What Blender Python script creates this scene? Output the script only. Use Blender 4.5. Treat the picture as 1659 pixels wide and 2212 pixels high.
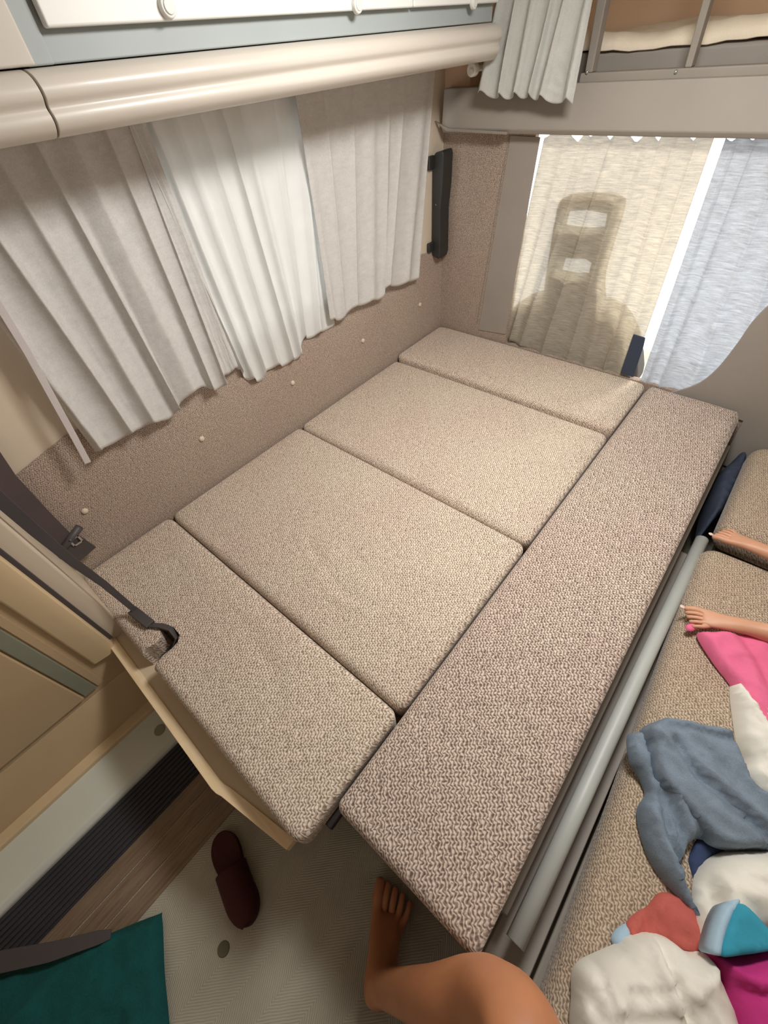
import bpy, bmesh, math, random
from mathutils import Vector, Matrix, noise
from mathutils.geometry import delaunay_2d_cdt
random.seed(4)
PI = math.pi
for o in list(bpy.data.objects): bpy.data.objects.remove(o)
SC = bpy.context.scene
C = SC.collection

# ------------------------------------------------------------------ camera, world, lights, exposure
CAM = Vector((1.3936, -0.0898, 1.1436))
RM = Matrix(((0.7624, -0.4439, 0.4709), (0.6428, 0.6036, -0.4717), (-0.0749, 0.6623, 0.7455)))
FPX, IW, IH = 903.5, 1659.0, 2212.0
cd = bpy.data.cameras.new('camera'); cam = bpy.data.objects.new('camera', cd); C.objects.link(cam)
q = RM.to_quaternion(); q.normalize()
cam.rotation_mode = 'QUATERNION'; cam.rotation_quaternion = q; cam.location = CAM
cd.sensor_fit = 'HORIZONTAL'; cd.sensor_width = 36; cd.lens = FPX / IW * 36; cd.clip_start = .02
SC.camera = cam
SC.view_settings.view_transform = 'Standard'; SC.view_settings.look = 'None'
SC.view_settings.gamma = 1; SC.view_settings.exposure = 0.08
SC.view_settings.use_curve_mapping = False
w = bpy.data.worlds.new('world'); SC.world = w; w.use_nodes = True
w.node_tree.nodes['Background'].inputs[0].default_value = (.92, .96, 1, 1)
w.node_tree.nodes['Background'].inputs[1].default_value = 3.2

def area(name, loc, target, sx, sy, power, col):
    l = bpy.data.lights.new(name, 'AREA'); l.shape = 'RECTANGLE'; l.size = sx; l.size_y = sy
    l.energy = power; l.color = col
    o = bpy.data.objects.new(name, l); C.objects.link(o); o.location = loc
    o.rotation_euler = (Vector(target) - Vector(loc)).to_track_quat('-Z', 'Y').to_euler()
    return o
area('ceiling_light', (1.15, .95, 1.5), (1.0, .85, 0), .34, .34, 24, (1, .98, .95))
area('rear_fill', (1.5, -1.75, 1.05), (1.2, .6, .1), 1.1, .7, 1.6, (1, .97, .93))  # unseen fill lamp added behind the camera
area('windscreen_sun', (1.3, 3.4, 1.3), (.95, 1.95, .6), .4, .35, 22, (1, .93, .82))

# ------------------------------------------------------------------ helpers
def at(px, py, ax, val):
    """point where the ray through a photo pixel meets a real plane (axis ax = val)"""
    d = RM @ Vector((px - IW / 2, -(py - IH / 2), -FPX))
    return CAM + d * ((val - CAM[ax]) / d[ax])
def Z(px, py, z): return at(px, py, 2, z)

def lin(c):
    return tuple((x / 12.92 if x <= .04045 else ((x + .055) / 1.055) ** 2.4) for x in (v / 255 for v in c)) + (1,)
class NT:
    def __init__(s, name):
        s.m = bpy.data.materials.new(name); s.m.use_nodes = True
        s.t = s.m.node_tree; s.n = s.t.nodes; s.b = s.n['Principled BSDF']; s.out = s.n['Material Output']
    def new(s, ty, **k):
        n = s.n.new(ty)
        for a, v in k.items():
            if a in n.inputs: n.inputs[a].default_value = v
            else: setattr(n, a, v)
        return n
    def link(s, a, b): s.t.links.new(a, b)
    def coords(s, scale=(1, 1, 1), rot=(0, 0, 0)):
        g = s.new('ShaderNodeTexCoord'); m = s.new('ShaderNodeMapping')
        m.inputs['Scale'].default_value = scale; m.inputs['Rotation'].default_value = rot
        s.link(g.outputs['Object'], m.inputs['Vector']); return m.outputs['Vector']
    def noise(s, vec, scale, detail=2, rough=.5, dist=0):
        n = s.new('ShaderNodeTexNoise'); n.inputs['Scale'].default_value = scale
        n.inputs['Detail'].default_value = detail; n.inputs['Roughness'].default_value = rough
        n.inputs['Distortion'].default_value = dist
        s.link(vec, n.inputs['Vector']); return n.outputs['Fac']
    def ramp(s, fac, stops):
        r = s.new('ShaderNodeValToRGB'); e = r.color_ramp.elements
        while len(e) < len(stops): e.new(.5)
        for el, (p, c) in zip(e, stops): el.position = p; el.color = c
        s.link(fac, r.inputs['Fac']); return r.outputs['Color']
    def bump(s, h, strength, dist=.002):
        b = s.new('ShaderNodeBump'); b.inputs['Strength'].default_value = strength
        b.inputs['Distance'].default_value = dist
        s.link(h, b.inputs['Height']); s.link(b.outputs['Normal'], s.b.inputs['Normal']); return b

def plain(name, col, rough=.5, var=.06, nscale=6, metal=0, bump=0, bscale=200, coat=0):
    t = NT(name); v = t.coords(); f = t.noise(v, nscale, 3)
    c = lin(col); lo = tuple(x * (1 - var) for x in c[:3]) + (1,); hi = tuple(min(1, x * (1 + var)) for x in c[:3]) + (1,)
    t.link(t.ramp(f, [(.3, lo), (.7, hi)]), t.b.inputs['Base Color'])
    t.b.inputs['Roughness'].default_value = rough; t.b.inputs['Metallic'].default_value = metal
    t.b.inputs['Coat Weight'].default_value = coat
    if bump: t.bump(t.noise(v, bscale, 2), bump)
    return t.m

def moquette(name, light, mid, dark, size=1.0, ang=-.70, plane='xy', contrast=1.0):
    """woven upholstery: short wavy light strokes over brown"""
    t = NT(name)
    m = lambda op, a, b=None: _m(t, op, a, b)
    v = t.coords((1, 1, 1), (0, 0, ang if plane == 'xy' else 0))
    sep = t.new('ShaderNodeSeparateXYZ'); t.link(v, sep.inputs[0])
    if plane == 'xy': U, V, Wd = sep.outputs['X'], sep.outputs['Y'], sep.outputs['Z']
    else: U, V, Wd = m('ADD', sep.outputs['X'], sep.outputs['Y']), sep.outputs['Z'], None
    n1 = t.noise(v, 120 / size, 2, .5); n2 = t.noise(v, 70 / size, 1, .5)
    row = m('ADD', m('MULTIPLY', V, 2 * PI / (.0148 * size)), m('MULTIPLY', n2, 5))
    wob = m('MULTIPLY', m('SINE', row), 1.7)
    ph = m('ADD', m('MULTIPLY', U, 2 * PI / (.0080 * size)), wob)
    if Wd is not None: ph = m('ADD', ph, m('MULTIPLY', Wd, 500))
    ph = m('ADD', ph, m('MULTIPLY', n1, 9.5))
    s1 = m('SINE', ph)
    v2 = m('ADD', m('MULTIPLY', s1, .30), m('ADD', m('MULTIPLY', m('SINE', m('ADD', m('MULTIPLY', row, 2.0), m('MULTIPLY', n1, 6))), .13), .5))
    big = t.noise(v, 3, 2)
    v3 = m('ADD', v2, m('MULTIPLY', m('SUBTRACT', n1, .5), .55))
    col = t.ramp(v3, [(.5 - .4 / contrast, lin(dark)), (.5, lin(mid)), (.5 + .36 / contrast, lin(light))])
    mx = t.new('ShaderNodeMix', data_type='RGBA', blend_type='MULTIPLY')
    mx.inputs['Factor'].default_value = 1
    t.link(col, mx.inputs['A'])
    t.link(t.ramp(big, [(.35, (.97, .93, .91, 1)), (.65, (1, 1, .96, 1))]), mx.inputs['B'])
    t.link(mx.outputs['Result'], t.b.inputs['Base Color'])
    t.b.inputs['Roughness'].default_value = .95
    t.b.inputs['Sheen Weight'].default_value = .2
    t.bump(v3, .45, .0014)
    return t.m
def _m(t, op, a, b=None):
    n = t.new('ShaderNodeMath', operation=op)
    for i, x in enumerate((a, b)):
        if x is None: continue
        if isinstance(x, (int, float)): n.inputs[i].default_value = x
        else: t.link(x, n.inputs[i])
    return n.outputs[0]

def cloth_mat(name, col, trans=.0, clear=.0, weave=420, slub=0, rough=.9, var=.1, slubdir=(1, 1, 14), tcol=None, fuzz=.35):
    t = NT(name); v = t.coords()
    f = t.noise(v, weave, 2); g = t.noise(v, 22, 3)
    mix = _m(t, 'ADD', _m(t, 'MULTIPLY', f, .6), _m(t, 'MULTIPLY', g, .4))
    if slub:
        vs = t.coords(slubdir); sl = t.noise(vs, 16, 4, .65)
        mix = _m(t, 'ADD', _m(t, 'MULTIPLY', mix, 1 - slub), _m(t, 'MULTIPLY', sl, slub))
    c = lin(col); lo = tuple(x * (1 - var) for x in c[:3]) + (1,); hi = tuple(min(1, x * (1 + var)) for x in c[:3]) + (1,)
    col_o = t.ramp(mix, [(.36, lo), (.64, hi)])
    t.link(col_o, t.b.inputs['Base Color']); t.b.inputs['Roughness'].default_value = rough
    t.bump(mix, fuzz, .0012)
    last = t.b.outputs[0]
    if trans:
        tr = t.new('ShaderNodeBsdfTranslucent')
        if tcol:
            tc = lin(tcol); lo = tuple(x * (1 - var * 2.2) for x in tc[:3]) + (1,)
            t.link(t.ramp(mix, [(.36, lo), (.64, tc)]), tr.inputs['Color'])
        else: t.link(col_o, tr.inputs['Color'])
        ms = t.new('ShaderNodeMixShader'); ms.inputs[0].default_value = trans
        t.link(last, ms.inputs[1]); t.link(tr.outputs[0], ms.inputs[2]); last = ms.outputs[0]
    if clear:
        tp = t.new('ShaderNodeBsdfTransparent'); ms = t.new('ShaderNodeMixShader'); ms.inputs[0].default_value = clear
        t.link(last, ms.inputs[1]); t.link(tp.outputs[0], ms.inputs[2]); last = ms.outputs[0]
    t.link(last, t.out.inputs['Surface'])
    return t.m

def wood_mat(name, a, b, scale=(2, 2, 40), rough=.5):
    t = NT(name); v = t.coords(scale); f = t.noise(v, 5, 5, .6, .6)
    t.link(t.ramp(f, [(.3, lin(a)), (.7, lin(b))]), t.b.inputs['Base Color'])
    t.b.inputs['Roughness'].default_value = rough; t.bump(f, .15, .001)
    return t.m

def skin_mat(name, col):
    t = NT(name); v = t.coords(); f = t.noise(v, 14, 4)
    c = lin(col)
    t.link(t.ramp(f, [(.3, tuple(x * .88 for x in c[:3]) + (1,)), (.7, c)]), t.b.inputs['Base Color'])
    t.b.inputs['Roughness'].default_value = .5
    t.b.inputs['Subsurface Weight'].default_value = .15
    t.b.inputs['Subsurface Radius'].default_value = (.01, .004, .002)
    t.bump(t.noise(v, 300, 2), .15, .0005)
    return t.m

def origin_of(parent):
    v = Vector((0, 0, 0))
    while parent is not None: v += parent.location; parent = parent.parent
    return v
def obj(name, bm, m, parent=None, smooth=False, loc=None, bevel=0, bseg=3, solid=0, subsurf=0):
    """link a bmesh (in world metres) as ONE mesh object"""
    org = origin_of(parent) if parent is not None else Vector((0, 0, 0))
    if loc is not None: loc = Vector(loc); org = org + (loc - org)
    bmesh.ops.translate(bm, verts=bm.verts, vec=-org)
    bmesh.ops.recalc_face_normals(bm, faces=bm.faces)
    me = bpy.data.meshes.new(name); bm.to_mesh(me); bm.free()
    for p in me.polygons: p.use_smooth = smooth
    o = bpy.data.objects.new(name, me); C.objects.link(o)
    if parent is not None: o.parent = parent
    if loc is not None: o.location = loc - (origin_of(parent) if parent is not None else Vector((0, 0, 0)))
    if m: me.materials.append(m)
    if bevel:
        b = o.modifiers.new('bevel', 'BEVEL'); b.width = bevel; b.segments = bseg; b.limit_method = 'ANGLE'; b.angle_limit = .6
        for p in me.polygons: p.use_smooth = True
        wn = o.modifiers.new('wn', 'WEIGHTED_NORMAL'); wn.keep_sharp = True
    if solid:
        s = o.modifiers.new('solid', 'SOLIDIFY'); s.thickness = solid; s.offset = 0
    if subsurf:
        s = o.modifiers.new('sub', 'SUBSURF'); s.levels = subsurf; s.render_levels = subsurf
    return o
def tag(o, label, cat, group=None, kind=None):
    if label: o['label'] = label
    if cat: o['category'] = cat
    if group: o['group'] = group
    if kind: o['kind'] = kind
    return o
def thing(name, label, cat, loc, group=None):
    o = bpy.data.objects.new(name, None); C.objects.link(o); o.empty_display_size = .05
    o.location = loc; return tag(o, label, cat, group)
def struct(name, bm, m, parent=None, **k):
    o = obj(name, bm, m, parent, **k)
    if parent is None: o['kind'] = 'structure'
    return o
def box(bm, x0, x1, y0, y1, z0, z1):
    vs = [bm.verts.new((x, y, z)) for x in (x0, x1) for y in (y0, y1) for z in (z0, z1)]
    for f in ((0, 1, 3, 2), (4, 6, 7, 5), (0, 4, 5, 1), (2, 3, 7, 6), (0, 2, 6, 4), (1, 5, 7, 3)):
        bm.faces.new([vs[i] for i in f])
    return bm
def B(*a):
    bm = bmesh.new()
    if isinstance(a[0], (tuple, list)):
        for q in a: box(bm, *q)
    else: box(bm, *a)
    return bm
def prism(pts, axis, a, b):
    """extrude a 2-D outline along an axis"""
    bm = bmesh.new()
    def P(p, v):
        return {0: (v, p[0], p[1]), 1: (p[0], v, p[1]), 2: (p[0], p[1], v)}[axis]
    A = [bm.verts.new(P(p, a)) for p in pts]; D = [bm.verts.new(P(p, b)) for p in pts]
    n = len(pts)
    for i in range(n): bm.faces.new((A[i], A[(i + 1) % n], D[(i + 1) % n], D[i]))
    bm.faces.new(A[::-1]); bm.faces.new(D)
    return bm
def tube(pts, r, seg=12, caps=True, bm=None, flat=1.0):
    bm = bm or bmesh.new(); pts = [Vector(p) for p in pts]; rings = []
    up = Vector((0, 0, 1))
    for i, p in enumerate(pts):
        t = (pts[min(i + 1, len(pts) - 1)] - pts[max(i - 1, 0)]).normalized()
        u = t.cross(up)
        if u.length < .1: u = t.cross(Vector((1, 0, 0)))
        u.normalize(); v = t.cross(u); rr = r[i] if isinstance(r, (list, tuple)) else r
        rings.append([bm.verts.new(p + u * rr * math.cos(2 * PI * k / seg) + v * rr * flat * math.sin(2 * PI * k / seg)) for k in range(seg)])
    for a, b in zip(rings, rings[1:]):
        for k in range(seg): bm.faces.new((a[k], a[(k + 1) % seg], b[(k + 1) % seg], b[k]))
    if caps: bm.faces.new(rings[0][::-1]); bm.faces.new(rings[-1])
    return bm
def ribbon(pts, widths, side, thick, bm=None):
    """flat strap following pts; side = width direction per point or constant"""
    bm = bm or bmesh.new(); pts = [Vector(p) for p in pts]; rows = []
    for i, p in enumerate(pts):
        t = (pts[min(i + 1, len(pts) - 1)] - pts[max(i - 1, 0)]).normalized()
        s = Vector(side[i] if isinstance(side[0], (tuple, Vector)) else side); s = (s - t * s.dot(t)).normalized()
        n = t.cross(s).normalized(); w_ = widths[i] if isinstance(widths, (list, tuple)) else widths
        rows.append([bm.verts.new(p + s * w_ / 2 * a + n * thick / 2 * b) for a, b in ((-1, -1), (1, -1), (1, 1), (-1, 1))])
    for a, b in zip(rows, rows[1:]):
        for k in range(4): bm.faces.new((a[k], a[(k + 1) % 4], b[(k + 1) % 4], b[k]))
    bm.faces.new(rows[0][::-1]); bm.faces.new(rows[-1])
    return bm
def spline(pts, n):
    """Catmull-Rom resample of a point list (2-D or 3-D)"""
    pts = [Vector(p) for p in pts]; out = []
    P = [pts[0] * 2 - pts[1]] + pts + [pts[-1] * 2 - pts[-2]]
    for i in range(len(pts) - 1):
        for k in range(n):
            t = k / n; a, b, c, d = P[i:i + 4]
            out.append(.5 * ((2 * b) + (c - a) * t + (2 * a - 5 * b + 4 * c - d) * t * t + (3 * b - a - 3 * c + d) * t ** 3))
    out.append(pts[-1]); return out
def loopspline(pts, n):
    pts = [Vector(p) for p in pts]; m = len(pts); out = []
    for i in range(m):
        a, b, c, d = (pts[(i + j - 1) % m] for j in range(4))
        for k in range(n):
            t = k / n
            out.append(.5 * ((2 * b) + (c - a) * t + (2 * a - 5 * b + 4 * c - d) * t * t + (3 * b - a - 3 * c + d) * t ** 3))
    return out
def segd(p, pts):
    best = 9
    for a, b in zip(pts, pts[1:]):
        ab = b - a; t = max(0, min(1, (p - a).dot(ab) / max(ab.dot(ab), 1e-9)))
        best = min(best, (p - a - ab * t).length)
    return best
def sm(a, b, x):
    t = max(0, min(1, (x - a) / (b - a))); return t * t * (3 - 2 * t)

# ------------------------------------------------------------------ materials
M = {}
M['fab'] = moquette('upholstery', (236, 222, 206), (194, 177, 162), (128, 108, 94))
M['fablong'] = moquette('upholstery_long', (227, 212, 199), (174, 156, 143), (102, 85, 76), 1.1)
M['fab2'] = moquette('upholstery_sofa', (212, 194, 172), (172, 154, 134), (126, 108, 92), 1.0)
M['wallfab'] = moquette('wall_upholstery', (198, 182, 168), (163, 146, 132), (124, 103, 92), .8, 0, 'wall')
M['beige'] = plain('beige_plastic', (214, 199, 178), .45, .03)
M['cream'] = plain('cream_plastic', (206, 198, 186), .38, .02, coat=.2)
M['door'] = plain('cream_door', (236, 236, 230), .4, .02)
M['greyblue'] = plain('grey_carcass', (164, 171, 170), .5, .03)
M['tan'] = plain('tan_laminate', (200, 174, 138), .45, .04)
M['tan2'] = plain('tan_ledge', (214, 190, 152), .45, .04)
M['greyband'] = plain('grey_green_band', (142, 144, 126), .5, .05)
M['plug'] = plain('plug_olive', (92, 88, 68), .6)
M['sill'] = plain('white_sill', (214, 216, 204), .4, .03)
M['rubber'] = plain('ribbed_rubber', (52, 50, 54), .7, .1)
M['black'] = plain('black_plastic', (44, 44, 42), .45, .08)
M['belt'] = plain('belt_webbing', (84, 72, 72), .8, .1, bump=.4, bscale=900)
M['belt2'] = plain('belt_plastic', (74, 68, 68), .5, .08)
M['metal'] = plain('bright_metal', (200, 198, 196), .3, .03, metal=.8)
M['rail'] = plain('grey_rail', (186, 190, 184), .45, .05)
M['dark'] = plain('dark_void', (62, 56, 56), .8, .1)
M['frame'] = plain('taupe_frame', (146, 138, 128), .55, .05)
M['header'] = plain('taupe_header', (156, 148, 139), .6, .04)
M['brown'] = plain('bunk_brown', (222, 186, 150), .6, .06)
M['white'] = plain('white_plastic', (224, 222, 216), .4, .03)
M['shell'] = plain('interior_white', (216, 208, 196), .7, .03)
M['curtgrey'] = cloth_mat('grey_curtain', (212, 209, 205), trans=.08, weave=260, var=.10, tcol=(200, 200, 200), slub=.35, slubdir=(6, 1, 6))
M['lining'] = cloth_mat('curtain_lining', (214, 206, 204), trans=.1, var=.05)
M['sheer'] = cloth_mat('sheer_curtain', (238, 238, 235), trans=.20, clear=.03, weave=900, var=.03, tcol=(226, 226, 222), fuzz=.1)
M['curtup'] = cloth_mat('corner_curtain', (186, 186, 180), weave=420, var=.08)
M['curtwarm'] = cloth_mat('backlight_tint_warm', (206, 199, 184), trans=.44, clear=.24, weave=300, slub=.75, var=.2, tcol=(238, 228, 204), slubdir=(1.2, 1, 13))  # cream cloth tint stands in for warm sunlight from the cab
M['curtcool'] = cloth_mat('backlight_tint_cool', (206, 210, 212), trans=.42, clear=.16, weave=300, slub=.75, var=.2, tcol=(214, 220, 230), slubdir=(1.2, 1, 12))  # bluish cloth tint stands in for cooler daylight on this side
M['curtdark'] = cloth_mat('cab_seat_cloth', (80, 76, 70), weave=300)
M['sheet'] = cloth_mat('white_sheet', (246, 232, 208), weave=400, var=.05)
M['towel'] = cloth_mat('towel', (124, 138, 152), weave=520, var=.16, fuzz=.9, rough=1)
M['wcloth'] = cloth_mat('white_cotton', (232, 228, 216), weave=900, var=.03, fuzz=.15)
M['pink'] = cloth_mat('pink_cotton', (232, 112, 150), weave=700, var=.06, fuzz=.15)
M['magenta'] = cloth_mat('magenta_cotton', (196, 50, 128), weave=700, var=.07, fuzz=.15)
M['teal'] = cloth_mat('teal_cotton', (52, 150, 176), weave=700, var=.05, fuzz=.15)
M['ltblue'] = cloth_mat('light_blue_cotton', (168, 196, 214), weave=700, var=.05, fuzz=.15)
M['coral'] = cloth_mat('coral_cotton', (194, 98, 88), weave=500, var=.07)
M['tealbag'] = cloth_mat('dark_teal_cloth', (0, 78, 76), weave=300, var=.2)
M['navycloth'] = cloth_mat('navy_cotton', (52, 66, 100), weave=600)
M['navy'] = plain('navy_cloth', (58, 66, 84), .9)
M['palepink'] = cloth_mat('pale_pink_cotton', (228, 168, 158), weave=600, var=.05)
M['skin'] = skin_mat('skin_tan', (196, 132, 92))
M['skin2'] = skin_mat('skin_child', (214, 160, 128))
M['hair'] = cloth_mat('hair_brown', (112, 80, 56), weave=300, var=.2)
M['eye'] = plain('eye_dark', (52, 40, 34), .2)
M['lip'] = plain('lip', (186, 104, 92), .4)
M['nail'] = plain('nail', (226, 206, 192), .35, .02)
M['slip'] = plain('maroon_slipper', (66, 14, 13), .8, .12)
M['wood'] = wood_mat('maple_edge', (228, 200, 158), (242, 220, 184), (1.5, 12, 12))
M['boardtop'] = plain('board_laminate', (206, 188, 160), .5, .04)
# floor: pale vinyl with fine herringbone ribs and plank joints
def floor_mat():
    t = NT('vinyl_floor'); v = t.coords(rot=(0, 0, .1)); sep = t.new('ShaderNodeSeparateXYZ'); t.link(v, sep.inputs[0])
    m = lambda op, a, b=None: _m(t, op, a, b)
    tri = m('PINGPONG', sep.outputs['X'], .075)
    n = t.noise(v, 40, 3)
    st = m('SINE', m('ADD', m('MULTIPLY', m('ADD', m('MULTIPLY', tri, 1.3), sep.outputs['Y']), 2 * PI / .009), m('MULTIPLY', n, 4)))
    g = t.noise(v, 4, 3)
    f = m('ADD', m('MULTIPLY', st, .10), g)
    t.link(t.ramp(f, [(.3, lin((146, 138, 120))), (.7, lin((184, 178, 162)))]), t.b.inputs['Base Color'])
    t.b.inputs['Roughness'].default_value = .5; t.bump(st, .3, .0012); return t.m
M['floor'] = floor_mat()
M['plank'] = wood_mat('floor_plank_shaded', (112, 92, 74), (142, 122, 100), (30, 2, 2), .5)  # board lines are real, the brown tone is shadow put into the colour
def glass_mat():
    t = NT('window_acrylic'); t.b.inputs['Base Color'].default_value = (.92, .95, .97, 1)
    t.b.inputs['Roughness'].default_value = .15; t.b.inputs['Transmission Weight'].default_value = 1; t.b.inputs['IOR'].default_value = 1.2
    tp = t.new('ShaderNodeBsdfTransparent'); ms = t.new('ShaderNodeMixShader'); ms.inputs[0].default_value = .8
    t.link(t.b.outputs[0], ms.inputs[1]); t.link(tp.outputs[0], ms.inputs[2]); t.link(ms.outputs[0], t.out.inputs['Surface'])
    return t.m
M['glass'] = glass_mat()

# ------------------------------------------------------------------ setting
FZ = -.45; CZ = 1.55; XR = 2.5; YB = -2.1; YF = 1.935
struct('floor', B(-.3, XR + .1, YB - .1, 3.2, FZ - .05, FZ), M['floor'])
struct('ceiling', B(-.3, XR + .1, YB - .1, 2.75, CZ, CZ + .04), M['shell'])
struct('wall_right', B(XR, XR + .05, YB, 2.7, FZ, CZ), M['shell'])
struct('wall_back', B(.2, XR, YB - .05, YB, FZ, CZ), M['shell'])
# left wall: beige shell with the window hole, lower upholstered lining
WY0, WY1, WZ0, WZ1 = .13, 1.70, .452, 1.03
wl = struct('wall_left', B((-.04, 0, -.28, WY0, FZ, CZ), (-.04, 0, WY1, YF, FZ, CZ), (-.04, 0, WY0, WY1, FZ, WZ0), (-.04, 0, WY0, WY1, WZ1, CZ)), M['beige'])
pf = obj('fabric_panel', prism([(-.20, FZ), (YF, FZ), (YF, .37), (1.80, .43), (1.70, .447), (.02, .447), (-.19, .40)], 0, .0005, .006), M['wallfab'], wl)
pf['label'] = 'brown-beige woven fabric lining below the window'
for i, px in enumerate([(183, 1104), (436, 948), (632, 827), (784, 736), (907, 658)]):
    p = at(px[0], px[1], 0, .008); bm = bmesh.new()
    bmesh.ops.create_uvsphere(bm, u_segments=20, v_segments=10, radius=.0105, matrix=Matrix.Translation(p) @ Matrix.Diagonal((.7, 1, 1, 1)))
    obj('button', bm, M['wallfab' if i else 'wallfab'] if i < 0 else M['beige'], wl, smooth=True)
# partition post behind the near bed end
struct('trim_1', B(0, .262, -.268, -.2145, FZ, CZ), M['beige'], bevel=.008)
# window
w1 = thing('window_1', None, None, (0, (WY0 + WY1) / 2, WZ0)); w1['kind'] = 'structure'
fr = bmesh.new()
for q_ in ((-.035, -.012, WY0, WY1, WZ0, WZ0 + .012), (-.035, -.012, WY0, WY1, WZ1 - .03, WZ1), (-.035, -.012, WY0, WY0 + .03, WZ0 + .012, WZ1 - .03), (-.035, -.012, WY1 - .03, WY1, WZ0 + .012, WZ1 - .03), (-.035, -.012, .84, .87, WZ0 + .012, WZ1 - .03)): box(fr, *q_)
obj('window_frame', fr, M['white'], w1, bevel=.003)
obj('pane', B(-.028, -.024, WY0 + .03, WY1 - .03, WZ0 + .012, WZ1 - .03), M['glass'], w1)

# far wall: upholstered panel on the left, header, cab opening
wf = struct('wall_front', B((-.02, .43, YF, YF + .03, FZ, .88), (.43, XR, YF, YF + .03, FZ, .02), (1.62, XR, YF, YF + .03, .02, .88)), M['wallfab'])
seam = obj('seam', tube([Vector(at(1100, 292, 1, YF - .001)), Vector(at(1030, 700, 1, YF - .001))], .0022, 8), M['frame'], wf)
seam['label'] = 'vertical piped seam'
pan = prism([tuple(at(1104, 292, 1, YF))[0::2], tuple(at(1168, 296, 1, YF))[0::2], (.425, .07), tuple(at(1034, 712, 1, YF))[0::2]], 1, YF - .004, YF - .0005)
obj('side_panel', pan, M['header'], wf, bevel=.001)
# header beam over the cab opening
hd = struct('trim_2', prism([(YF + .03, .862), (YF - .05, .867), (YF - .062, .882), (YF - .05, 1.0), (YF + .03, 1.0)], 0, .03, XR), M['header'], bevel=.004)
struct('trim_3', prism([(.012, .90), (.06, .875), (.34, .868), (.34, .876), (.07, .884), (.0, .905)], 1, YF - .07, YF - .06), M['frame'])
# over-cab bunk recess
bk = struct('wall_bunk', B((-.04, .08, YF, 2.62, .86, CZ), (.1, XR, 2.40, 2.44, .9, CZ), (.08, .12, YF, 2.62, .9, CZ), (.1, XR, YF + .03, 2.62, .93, .955)), M['brown'])
struct('trim_4', B((.575, 2.45, YF - .035, YF + .01, .998, 1.022),), M['frame'], bevel=.004)
struct('trim_5', prism([(.588, 1.022), (.612, 1.022), (.606, CZ), (.566, CZ)], 1, YF - .03, YF + .01), M['frame'], bevel=.003)
struct('trim_6', prism([(.893, 1.022), (.912, 1.022), (.888, CZ), (.862, CZ)], 1, YF - .03, YF + .01), M['frame'], bevel=.003)
for sx, sy in ((1268, 156), (1460, 155)):
    p = at(sx, sy, 1, YF - .037); bm = bmesh.new()
    bmesh.ops.create_uvsphere(bm, u_segments=12, v_segments=8, radius=.005, matrix=Matrix.Translation(p))
    o = obj('screw', bm, M['metal'], None, smooth=True, loc=p)
    tag(o, 'bright screw head at the %s end of the dark rail under the bunk opening' % ('left' if sx < 1300 else 'divider'), 'screw', 'screws on the bunk rail')

# left side door plane with inner panel, sill, threshold
DX = .27
d1 = struct('door_1', B((DX - .04, DX, -2.0, -.265, -.41, CZ),), M['tan'])
obj('seal', B(DX - .002, DX + .006, -.275, -.258, -.06, 1.3), M['belt2'], d1, bevel=.002)
obj('rounded_post', prism([(DX, -.268), (DX + .018, -.272), (DX + .022, -.30), (DX + .014, -.345), (DX, -.35)], 2, -.10, 1.4), M['tan2'], d1, bevel=.004)
obj('narrow_strip', B(DX, DX + .004, -.392, -.372, -.2, 1.3), M['tan'], d1)  # thin raised strip in the same tan as the door
obj('grey_strip', prism([(-.435, -.2), (-.397, -.2), (-.397, 1.3), (-.435, 1.3)], 0, DX, DX + .008), M['greyband'], d1, bevel=.002)
obj('inner_panel', B(DX, DX + .012, -1.9, -.44, -.2, 1.3), M['tan'], d1, bevel=.004)
obj('ledge', prism([(DX, -.225), (DX + .045, -.33), (DX + .05, -.41), (DX, -.41)], 1, -2.0, -.27), M['tan'], d1, bevel=.006)
obj('ledge_edge', B(DX + .03, DX + .085, -2.0, -.30, -.43, -.395), M['tan2'], d1, bevel=.006)
struct('trim_7', prism([(.27, FZ), (.505, FZ), (.505, FZ + .02), (.49, FZ + .035), (.34, FZ + .035), (.27, FZ + .035)], 1, -2.0, -.26), M['sill'], bevel=.006)
bm = B(.505, .645, -2.0, -.2, FZ, FZ + .006)
for k in range(9): box(bm, .512 + k * .0148, .520 + k * .0148, -2.0, -.2, FZ + .006, FZ + .011)
struct('trim_8', bm, M['rubber'])
struct('trim_9', B((.645, .70, -2.0, -.1, FZ, FZ + .003), (.704, .76, -2.0, -.1, FZ, FZ + .003), (.764, .82, -2.0, -.1, FZ, FZ + .003)), M['plank'])
for (px, zz, r_, lab) in (((483, 2050), FZ, .017, 'dark oval floor plug in the pale floor beside the teal cloth'), ((345, 1577), FZ + .035, .02, 'grey round cap on the white door sill by the wooden board')):
    p = Z(px[0], px[1], zz); bm = bmesh.new()
    bmesh.ops.create_cone(bm, cap_ends=True, segments=28, radius1=r_, radius2=r_ * .9, depth=.003, matrix=Matrix.Translation(p + Vector((0, 0, .0015))))
    tag(obj('floor_plug', bm, M['plug'] if zz == FZ else M['greyband'], None, loc=p, bevel=.0006), lab, 'plug')

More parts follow.
